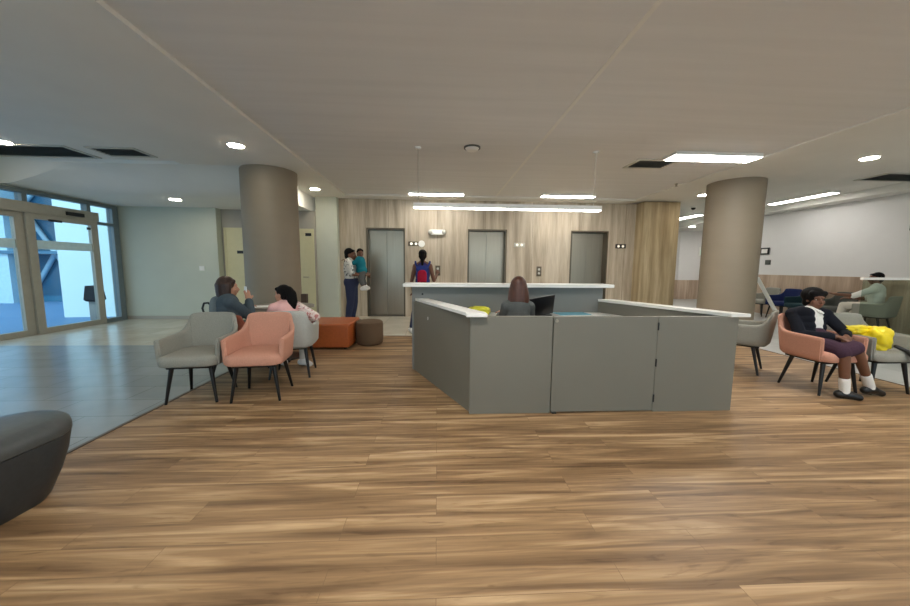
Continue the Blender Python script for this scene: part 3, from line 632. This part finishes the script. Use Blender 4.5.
# ------------------------------------------------------------------ people
def remesh(mb, name, mats, parent, vox, it=6, label=None):
    o = mb.build(name, mats, parent, auto=0)
    md = o.modifiers.new('r', 'REMESH'); md.mode = 'VOXEL'; md.voxel_size = vox; md.use_smooth_shade = True
    sm = o.modifiers.new('s', 'SMOOTH'); sm.factor = .5; sm.iterations = it
    dg = bpy.context.evaluated_depsgraph_get(); dg.update()
    me = bpy.data.meshes.new_from_object(o.evaluated_get(dg)); o.modifiers.clear(); o.data = me
    for p in me.polygons: p.use_smooth = True
    if label: o['label'] = label
    return o
def basis(fwd, up):
    up = V(up).normalized(); fw = (V(fwd)-V(fwd).dot(up)*up).normalized(); rt = fw.cross(up)      # right of the figure
    return Matrix((-rt, -fw, up)).transposed()          # local x = figure's left, local y = back, z = up
def lerp(a, b, t): return V(a)*(1-t)+V(b)*t
class Fig:
    """one figure: J holds world joints relative to the base; s scales the girth"""
    def __init__(s, label, base, J, fwd, head, s_=1.0, skin='skin', vox=.009, name='person', cat='person', slim=1.0):
        s.t = thing(name, label, cat, base); b = V(base)
        s.J = {k: V(v)-b for k, v in J.items()}; s.s = s_; s.skin = M[skin]; s.vox = vox; s.slim = slim
        s.head = V(J['head'])-b; s.hf = basis(head, (0,0,1) if len(J['head']) else 0); s.fwd = V(fwd)
        up = s.J['neck']-s.J['pelvis']; s.tb = basis(fwd, up)
    def hd(s, *p): return s.head + s.hf @ (V(p)*s.s)
    def torso(s, mb, inf=0, lo=0, waist=True):
        J, k, B, w = s.J, s.s, s.tb, s.slim
        pe, ne = J['pelvis'], J['neck']
        mb.ell(pe, ((.165*w)*k+inf, .118*k+inf, .115*k+inf), B)
        for t_, rx, ry, rz in ((.3,.14,.1,.13), (.55,.148,.108,.14), (.76,.15,.102,.12)): mb.ell(lerp(pe, ne, t_), (rx*w*k+inf, ry*k+inf, rz*k+inf), B)
        mb.cap(J['shR'], J['shL'], .052*k+inf)
        for sh in ('shR', 'shL'): mb.cap(J[sh], lerp(ne, J[sh], .25), .05*k+inf, .05*k+inf)
    def arm(s, mb, sd, a=0, b=1, inf=0):
        k = s.s; S, E, W_ = (s.J[n+sd] for n in ('sh', 'el', 'wr'))
        tot = 2.0; pts = []; rs = []
        def at(u): return lerp(S, E, u) if u <= 1 else lerp(E, W_, u-1)
        def rad(u): return (.05-.012*u if u <= 1 else .04-.013*(u-1))*k+inf
        us = sorted({a*2, b*2} | {u for u in (0, .5, 1, 1.35, 2) if a*2 < u < b*2})
        mb.chain([at(u) for u in us], [rad(u) for u in us])
    def hand(s, mb, sd, curl=.6, down=(0,0,-1)):
        k = s.s; E, W_ = s.J['el'+sd], s.J['wr'+sd]
        d = (s.J['ha'+sd]-W_).normalized() if 'ha'+sd in s.J else (W_-E).normalized()
        pn = V(down); pn = (pn-pn.dot(d)*d).normalized(); sd_ = d.cross(pn) * (1 if sd == 'R' else -1)
        R = Matrix((sd_, pn, d)).transposed()
        mb.ell(W_+d*.05*k, (.04*k, .018*k, .052*k), R)
        mb.cap(W_, W_+d*.03*k, .025*k, .026*k)
        for i, (off, ln) in enumerate(((-.03,.07), (-.01,.08), (.011,.075), (.03,.058))):
            p = W_+d*.085*k+sd_*off*k; q = p+(d*math.cos(curl*.5)+pn*math.sin(curl*.5))*ln*.45*k
            r = q+(d*math.cos(curl*1.3)+pn*math.sin(curl*1.3))*ln*.35*k; e = r+(d*math.cos(curl*1.9)+pn*math.sin(curl*1.9))*ln*.25*k
            mb.chain([p, q, r, e], [.0095*k, .009*k, .0082*k, .0072*k])
        p = W_+d*.025*k-sd_*.028*k; q = p+(d*.6-sd_*.75+pn*.25).normalized()*.04*k; r = q+(d*.9-sd_*.2+pn*.4).normalized()*.032*k
        mb.chain([p, q, r], [.012*k, .0105*k, .0085*k])
    def leg(s, mb, sd, a=0, b=1, inf=0):
        k = s.s; pts = (s.J['hip'+sd], s.J['kn'+sd], s.J['an'+sd])
        def at(u): return lerp(pts[0], pts[1], u) if u <= 1 else lerp(pts[1], pts[2], u-1)
        def rad(u): return (.085-.03*u if u <= 1 else (.054-.002*(u-1)/.35 if u < 1.35 else .052-.018*(u-1.35)/.65))*k+inf
        us = sorted({a*2, b*2} | {u for u in (0, .5, 1, 1.35, 1.7, 2) if a*2 < u < b*2})
        mb.chain([at(u) for u in us], [rad(u) for u in us])
    def foot(s, mb, sd, inf=0):
        k = s.s; A, T = s.J['an'+sd], s.J['to'+sd]
        d = (T-A); d.z = 0; d.normalize(); g = V((A.x, A.y, A.z-.05*k))
        mb.chain([g-d*.045*k, g+d*.06*k, V((T.x, T.y, T.z))], [.036*k+inf, .036*k+inf, .026*k+inf])
        mb.cap(A, g, .034*k+inf, .036*k+inf)
    def body(s, face=True, hands=(.6, .6), legs=True, hdown=None):
        mb = MB(); k = s.s; J = s.J
        s.torso(mb)
        mb.cap(J['neck']-V((0,0,.02)), s.hd(0, .02, -.06), .052*k, .047*k)
        mb.ell(s.hd(0, .012, .02), (.074*k, .094*k, .098*k), s.hf); mb.ell(s.hd(0, -.03, -.055), (.056*k, .058*k, .066*k), s.hf)
        mb.ell(s.hd(0, -.05, -.095), (.028*k, .028*k, .022*k), s.hf)                      # chin
        mb.cap(s.hd(0, -.083, .0), s.hd(0, -.103, -.037), .010*k, .0145*k)               # nose
        for q in (-1, 1):
            mb.cap(s.hd(q*.015, -.08, .022), s.hd(q*.045, -.066, .022), .012*k, .011*k)   # brow
            mb.ell(s.hd(q*.046, -.052, -.035), (.022*k, .022*k, .024*k), s.hf)            # cheek
            mb.ell(s.hd(q*.076, .012, -.01), (.011*k, .022*k, .033*k), s.hf)              # ear
            mb.cap(s.hd(-.02, -.083, -.062), s.hd(.02, -.083, -.062), .009*k, .009*k)     # lips
        for sd, c in zip('LR', hands):
            s.arm(mb, sd); s.hand(mb, sd, c, (0,0,-1) if hdown is None else hdown)
            s.leg(mb, sd); s.foot(mb, sd)
        o = remesh(mb, 'body', s.skin, s.t, s.vox, 4)
        if face:
            for q in (-1, 1):
                e = MB().ell(s.hd(q*.03, -.0675, -.003), (.0125*k, .008*k, .0065*k), s.hf).build('eye', M['eye'], s.t)
                MB().ell(s.hd(q*.03, -.0735, -.003), (.0075*k, .003*k, .006*k), s.hf).build('iris', M['iris'], e)
            MB().cap(s.hd(-.017, -.0895, -.062), s.hd(.017, -.0895, -.062), .0055*k, .0055*k).build('mouth', M['lip'], s.t)
        return o
    def wear(s, name, mat, fn, it=3, label=None):
        mb = MB(); fn(mb); return remesh(mb, name, M[mat], s.t, s.vox, it, label)
    def top(s, name, mat, slv=.5, inf=.014, label=None):
        def fn(mb):
            s.torso(mb, inf)
            for sd in 'LR': s.arm(mb, sd, 0, slv, inf)
        return s.wear(name, mat, fn, 3, label)
    def trousers(s, mat, end=.96, inf=.014, name='trousers'):
        def fn(mb):
            mb.ell(s.J['pelvis'], (.165*s.s*s.slim+inf+.004, .118*s.s+inf+.004, .12*s.s+inf), s.tb)
            for sd in 'LR': s.leg(mb, sd, 0, end, inf)
        return s.wear(name, mat, fn)
    def shoes(s, mat, inf=.01):
        for sd in 'LR': s.wear('shoe', mat, lambda mb: s.foot(mb, sd, inf))
    def haircap(s, mb, big=.013):
        k = s.s
        mb.ell(s.hd(0, .03, .04), ((.078+big)*k, (.085+big)*k, (.082+big)*k), s.hf)
        mb.ell(s.hd(0, .055, -.005), ((.07+big)*k, (.055+big)*k, (.085+big)*k), s.hf)
        mb.cap(s.hd(-.05, -.045, .072), s.hd(.05, -.045, .072), .026*k, .026*k)

# schoolgirl in the right salmon chair
g = Fig('schoolgirl in black blazer and plum skirt sitting in the salmon armchair', (4.17, 3.45, 0), dict(
    pelvis=(4.17,3.54,.565), neck=(4.19,3.61,.855), head=(4.235,3.585,.975), shL=(4.335,3.555,.805), shR=(4.04,3.635,.805),
    elL=(4.43,3.42,.62), wrL=(4.25,3.27,.615), elR=(3.98,3.48,.6), wrR=(4.14,3.27,.61), haL=(4.16,3.2,.60), haR=(4.22,3.2,.60),
    hipL=(4.24,3.5,.545), hipR=(4.09,3.52,.545), knL=(4.22,3.15,.515), knR=(4.08,3.14,.475), anL=(4.49,3.2,.105), anR=(4.14,3.14,.085), toL=(4.62,3.19,.03), toR=(4.235,3.085,.03)),
    (.25,-1,0), (-.3,-.93,-.22), .88, 'skin', .0065)
g.body(hands=(.7, .7))
g.top('shirt', 'shirtw', .3, .010)
def fn(mb):
    k = g.s; J = g.J; inf = .022
    for sd, sg in (('L', 1), ('R', -1)):
        g.arm(mb, sd, 0, .93, .016)
        for t_ in (.12, .35, .6, .82):
            c = lerp(J['pelvis'], J['neck'], t_) + g.tb @ V((sg*.108, .012, 0))*k
            mb.ell(c, (.062*k+inf*.6, .112*k+inf*.6, .09*k), g.tb)
        mb.cap(J['sh'+sd], lerp(J['neck'], J['sh'+sd], .3), .054*k+.02, .05*k+.016)
    for t_ in (.1, .35, .6, .85): mb.ell(lerp(J['pelvis'], J['neck'], t_) + g.tb @ V((0, .055, 0))*k, (.13*k, .078*k+.012, .1*k), g.tb)
g.wear('blazer', 'jacket', fn, 12)
g.wear('collar', 'shirtw', lambda mb: [mb.cap(g.J['neck']+g.tb @ V((q*.05,-.04,.01)), g.J['neck']+g.tb @ V((q*.012,-.115,-.05)), .017, .013) for q in (-1,1)], 2)
def fn(mb):
    J = g.J; mb.ell(J['pelvis'], (.165, .135, .125), g.tb)
    for sd in 'LR': g.leg(mb, sd, 0, .47, .026)
    mb.cap(lerp(J['hipL'], J['knL'], .2), lerp(J['hipR'], J['knR'], .2), .085); mb.cap(lerp(J['hipL'], J['knL'], .85), lerp(J['hipR'], J['knR'], .85), .068); mb.cap(lerp(J['hipL'], J['knL'], .93), lerp(J['hipR'], J['knR'], .93), .075)
g.wear('skirt', 'skirt', fn)
for sd in 'LR':
    g.wear('sock', 'sock', lambda mb: mb.chain([lerp(g.J['kn'+sd], g.J['an'+sd], .72), g.J['an'+sd], g.J['an'+sd]-V((0,0,.02))], [.045,.041,.041]))
    g.wear('shoe', 'shoe', lambda mb: g.foot(mb, sd, .009))
def fn(mb):
    g.haircap(mb, .024); k = g.s
    mb.ell(g.hd(0, .06, .055), (.118*k, .108*k, .1*k), g.hf); mb.ell(g.hd(0, .07, -.04), (.095*k, .06*k, .08*k), g.hf); mb.cap(g.hd(-.06, -.035, .075), g.hd(.06, -.035, .075), .035*k, .035*k)
g.wear('hair', 'hair', fn)
# woman with phone, left
w = Fig('woman in blue grey sweater with short brown hair looking at a phone', (-2.4, 4.12, 0), dict(
    pelvis=(-2.42,4.12,.56), neck=(-2.5,4.18,.915), head=(-2.495,4.225,1.035), shR=(-2.38,4.05,.865), shL=(-2.63,4.29,.865), elR=(-2.26,4.24,.67), wrR=(-2.37,4.41,.86), haR=(-2.40,4.44,.95),
    elL=(-2.56,4.5,.66), wrL=(-2.5,4.6,.765), haL=(-2.45,4.68,.765), hipR=(-2.34,4.1,.54), hipL=(-2.48,4.22,.54), knR=(-2.14,4.4,.53), knL=(-2.3,4.5,.53), anR=(-2.12,4.5,.09), anL=(-2.3,4.6,.09), toR=(-2.0,4.6,.03), toL=(-2.18,4.7,.03)),
    (.75,.66,0), (.8,.6,-.05), .98, 'skinl', .009)
w.body(hands=(.9, .4)); w.top('sweater', 'bluegrey', .95, .02); w.trousers('greyp'); w.shoes('black')
def fn(mb):
    w.haircap(mb, .018)
    for a in range(-100, 101, 20):
        r = math.radians(a); x, y = .088*math.sin(r), .03+.085*math.cos(r)
        mb.cap(w.hd(x, y, .03), w.hd(x*.95, y*.95, -.1), .03, .026)
w.wear('hair', 'hairb', fn)
ph = thing('smartphone', 'white smartphone held up by the woman in the blue grey sweater', 'phone', (-2.43, 4.46, .955), math.radians(-45))
MB().box(-.037, .037, -.005, .005, -.075, .075, .004).build('body', M['white'], ph); MB().box(-.033, .033, .0052, .0056, -.07, .07).build('screen', M['black'], ph)
t = thing('handbag', 'blue grey handbag with black looped handle behind the seated woman', 'bag', (-2.62, 4.22, .56), math.radians(10))
blob('body', M['greybag'], (0, 0, .17), (.1, .07, .2), 2, .08, 1.2, t, .8)
MB().chain([(-.08,.02,.24), (-.12,.02,.285), (-.165,.02,.28), (-.185,.02,.22), (-.165,.02,.14), (-.08,.02,.08)], [.011]*6).build('handle', M['black'], t)
# girl in pink
p = Fig('girl in pink top with long dark ponytail sitting in the light grey armchair', (-1.76, 4.12, 0), dict(
    pelvis=(-1.76,4.14,.555), neck=(-1.83,4.2,.845), head=(-1.875,4.225,.955), shL=(-1.92,4.09,.8), shR=(-1.76,4.33,.8), elL=(-2.06,4.22,.62), wrL=(-2.1,4.42,.73), elR=(-1.50,4.26,.67), wrR=(-1.6,4.42,.56), haR=(-1.66,4.46,.54), haL=(-2.14,4.5,.73),
    hipL=(-1.84,4.12,.54), hipR=(-1.74,4.2,.54), knL=(-1.98,4.42,.53), knR=(-1.74,4.5,.53), anL=(-2.0,4.45,.09), anR=(-1.74,4.44,.09), toL=(-2.1,4.52,.03), toR=(-1.64,4.41,.03)),
    (-.85,.5,0), (-.97,.2,-.1), .86, 'skinl', .008)
p.body(hands=(.5, .5)); p.top('top', 'pinkt', .4, .014); p.trousers('cream', .97); p.shoes('sock')
p.wear('sleeve', 'pinkpat', lambda mb: p.arm(mb, 'R', .05, .92, .024), 3, 'white sleeve with pink print')
def fn(mb):
    p.haircap(mb, .014); mb.chain([p.hd(0, .1, .05), p.hd(.02, .155, 0), p.hd(.02, .17, -.1), p.hd(.02, .165, -.22)], [.055,.06,.058,.032])
p.wear('hair', 'hair', fn)
# clerk
c = Fig('clerk with long auburn hair seen from behind inside the reception desk', (.85, 3.5, 0), dict(
    pelvis=(.85,3.46,.56), neck=(.86,3.56,.955), head=(.865,3.6,1.09), shL=(.735,3.56,.885), shR=(.985,3.56,.885), elL=(.7,3.66,.66), elR=(1.03,3.66,.66), wrL=(.72,3.88,.78), wrR=(1.0,3.88,.78), haL=(.76,3.98,.775), haR=(.95,3.98,.775),
    hipL=(.76,3.48,.54), hipR=(.94,3.48,.54), knL=(.74,3.88,.53), knR=(.96,3.88,.53), anL=(.74,3.9,.09), anR=(.96,3.9,.09), toL=(.74,4.05,.03), toR=(.96,4.05,.03)),
    (0,1,0), (.05,1,-.15), .89, 'skinl', .009, slim=.85)
c.body(hands=(.6, .6)); c.top('blouse', 'greytop', .9, .014); c.trousers('greyp'); c.shoes('black')
def fn(mb):
    c.haircap(mb, .014)
    for a in range(-100, 101, 20):
        r = math.radians(a); x, y = .078*math.sin(r), .035+.072*math.cos(r)
        mb.chain([c.hd(x*.75, y*.85, .06), c.hd(x*1.05, y, -.06), c.hd(x*1.25, y+.01, -.16), c.hd(x*1.3, y+.015, -.225+.03*math.sin(a*1.7))], [.03,.034,.03,.014])
c.wear('hair', 'haira', fn)
# man carrying a child
m = Fig('man in floral shirt and jeans carrying a child beside the left lift', (-1.95, 7.9, 0), dict(
    pelvis=(-1.95,7.9,.93), neck=(-1.97,7.9,1.42), head=(-1.95,7.9,1.55), shL=(-1.97,8.09,1.38), shR=(-1.97,7.71,1.38), elL=(-1.85,8.1,1.12), elR=(-1.87,7.66,1.12), wrL=(-1.64,7.98,1.14), wrR=(-1.66,7.8,1.1), haL=(-1.58,7.9,1.14), haR=(-1.58,7.86,1.1),
    hipL=(-1.95,8.0,.9), hipR=(-1.95,7.8,.9), knL=(-1.92,8.0,.49), knR=(-1.95,7.79,.49), anL=(-1.97,8.0,.09), anR=(-2.02,7.79,.09), toL=(-1.81,8.02,.03), toR=(-1.86,7.77,.03)),
    (1,0,0), (1,.05,0), 1.22, 'skin', .012)
m.body(hands=(.9, .9)); m.top('shirt', 'floral', .45, .022); m.trousers('jeans', .97, .02); m.shoes('shoe')
m.wear('hair', 'hair', lambda mb: m.haircap(mb, .006))
k = Fig('small child in teal shirt held in the arms of the man', (-1.72, 7.88, 1.1), dict(
    pelvis=(-1.71,7.88,1.2), neck=(-1.745,7.88,1.475), head=(-1.735,7.88,1.585), shL=(-1.75,7.97,1.42), shR=(-1.75,7.79,1.42), elL=(-1.84,8.02,1.36), elR=(-1.86,7.76,1.36), wrL=(-1.98,8.0,1.42), wrR=(-1.99,7.78,1.42), haL=(-2.03,8,1.43), haR=(-2.03,7.78,1.43),
    hipL=(-1.69,7.95,1.15), hipR=(-1.69,7.81,1.15), knL=(-1.72,8.02,1.0), knR=(-1.7,7.73,1.0), anL=(-1.65,8.02,.84), anR=(-1.64,7.72,.84), toL=(-1.58,8.02,.79), toR=(-1.56,7.71,.79)),
    (-1,0,0), (.4,-.9,0), .9, 'skin', .011, 'child', 'child')
k.body(); k.top('shirt', 'tealt', .45, .018); k.trousers('greyp', .8, .012); k.shoes('sock'); k.wear('hair', 'hair', lambda mb: k.haircap(mb, .008))
# woman with backpack
b = Fig('woman wearing a crimson backpack, waiting at the lifts with her back turned', (-.28, 6.7, 0), dict(
    pelvis=(-.28,6.7,.9), neck=(-.28,6.72,1.38), head=(-.28,6.74,1.51), shL=(-.425,6.71,1.31), shR=(-.135,6.71,1.31), elL=(-.49,6.68,1.03), elR=(-.06,6.72,1.03), wrL=(-.47,6.72,.8), wrR=(.0,6.92,1.15), haR=(.0,6.97,1.23), haL=(-.46,6.74,.7),
    hipL=(-.37,6.7,.86), hipR=(-.19,6.7,.86), knL=(-.42,6.72,.47), knR=(-.2,6.72,.47), anL=(-.5,6.7,.09), anR=(-.2,6.7,.09), toL=(-.55,6.85,.03), toR=(-.19,6.86,.03)),
    (0,1,0), (0,1,0), .97, 'skin', .011, slim=.86)
b.body(hands=(.4, 1.0)); b.wear('vest', 'purple', lambda mb: [mb.ell(lerp(b.J['pelvis'], b.J['neck'], t_), (rx, ry, .14), b.tb) for t_, rx, ry in ((.0,.165,.13), (.25,.145,.12), (.5,.145,.122), (.74,.14,.118))]); b.trousers('jeans', .97); b.shoes('sock')
b.wear('hair', 'hair', lambda mb: (b.haircap(mb, .006), mb.ell(b.hd(0, .12, .05), (.05,.045,.05), b.hf), mb.chain([b.hd(0,.13,.03), b.hd(0,.15,-.08), b.hd(0,.15,-.2)], [.04,.035,.02])))
t = thing('backpack', 'crimson and blue backpack on the back of the waiting woman', 'bag', (-.28, 6.5, .92))
blob('main_pocket', M['blued'], (0, 0, .19), (.115, .07, .2), 4, .05, 1.2, t, .7); blob('front_pocket', M['red'], (0, -.07, .17), (.09, .045, .15), 6, .05, 1.4, t, .7)
blob('top_panel', M['blued'], (0, -.005, .33), (.118, .068, .07), 8, .05, 1.4, t, .7)
for q in (-1, 1): MB().chain([(q*.09,.06,.36), (q*.13,.13,.43), (q*.14,.22,.47)], [.02]*3).build('strap', M['blued'], t)
# man behind the glass screen
d = Fig('man in white shirt sitting behind the glass screen against the right wall', (9.05, 6.5, 0), dict(
    pelvis=(9.0,6.5,.57), neck=(8.98,6.5,1.0), head=(8.96,6.53,1.14), shL=(8.8,6.42,.92), shR=(9.17,6.6,.92), elL=(8.56,6.55,.78), elR=(9.2,6.8,.7), wrL=(8.36,6.72,.8), wrR=(9.0,6.95,.7), haL=(8.27,6.78,.83), haR=(8.92,7.0,.7),
    hipL=(8.92,6.5,.55), hipR=(9.05,6.58,.55), knL=(8.8,6.9,.55), knR=(8.98,6.95,.55), anL=(8.76,6.95,.09), anR=(8.96,7.0,.09), toL=(8.7,7.08,.03), toR=(8.92,7.14,.03)),
    (-.5,.85,0), (-.8,.5,0), 1.02, 'skin', .012)
d.body(); d.top('shirt', 'shirtw', .5, .018); d.trousers('cream'); d.shoes('shoe'); d.wear('hair', 'hair', lambda mb: d.haircap(mb, .005))

# ------------------------------------------------------------------ daylight and render settings
wd = bpy.data.worlds.new('sky'); SC.world = wd; wd.use_nodes = True
nt = wd.node_tree; bg = nt.nodes['Background']
tc = N(nt, 'ShaderNodeTexCoord'); sp = N(nt, 'ShaderNodeSeparateXYZ'); nt.links.new(tc.outputs['Generated'], sp.inputs[0])
nt.links.new(ramp(nt, sp.outputs[2], [(0, (.92,.97,1,1)), (.6, (.76,.88,1,1))]), bg.inputs['Color']); bg.inputs['Strength'].default_value = 1.05
SC.view_settings.view_transform = 'Standard'; SC.view_settings.look = 'None'; SC.view_settings.gamma = 1; SC.view_settings.use_curve_mapping = False
SC.view_settings.exposure = 1.0
cy = SC.cycles
def portal(loc, rot, sx, sy):
    l = bpy.data.lights.new('window_portal', 'AREA'); l.shape = 'RECTANGLE'; l.size = sx; l.size_y = sy; l.cycles.is_portal = True
    o = bpy.data.objects.new('window_portal', l); COL.objects.link(o); o.location = loc; o.rotation_euler = rot
sun = bpy.data.lights.new('sun', 'SUN'); sun.energy = 2.2; sun.angle = .01; sun.color = (.95, .98, 1)
so = bpy.data.objects.new('sun', sun); COL.objects.link(so); so.rotation_euler = V((0, .45, -1)).to_track_quat('-Z', 'Y').to_euler(); so.location = (-12, -6, 20)
portal((1.5, Y0-.3, 1.45), (PI/2, 0, 0), 14, 2.3)
portal((XL-.3, 4.6, 1.3), (PI/2, 0, -PI/2), 7.3, 2.6)
cy.use_denoising = True; cy.max_bounces = 8; cy.diffuse_bounces = 5; cy.glossy_bounces = 4; cy.transparent_max_bounces = 12; cy.caustics_reflective = False; cy.caustics_refractive = False
cy.sample_clamp_indirect = 6
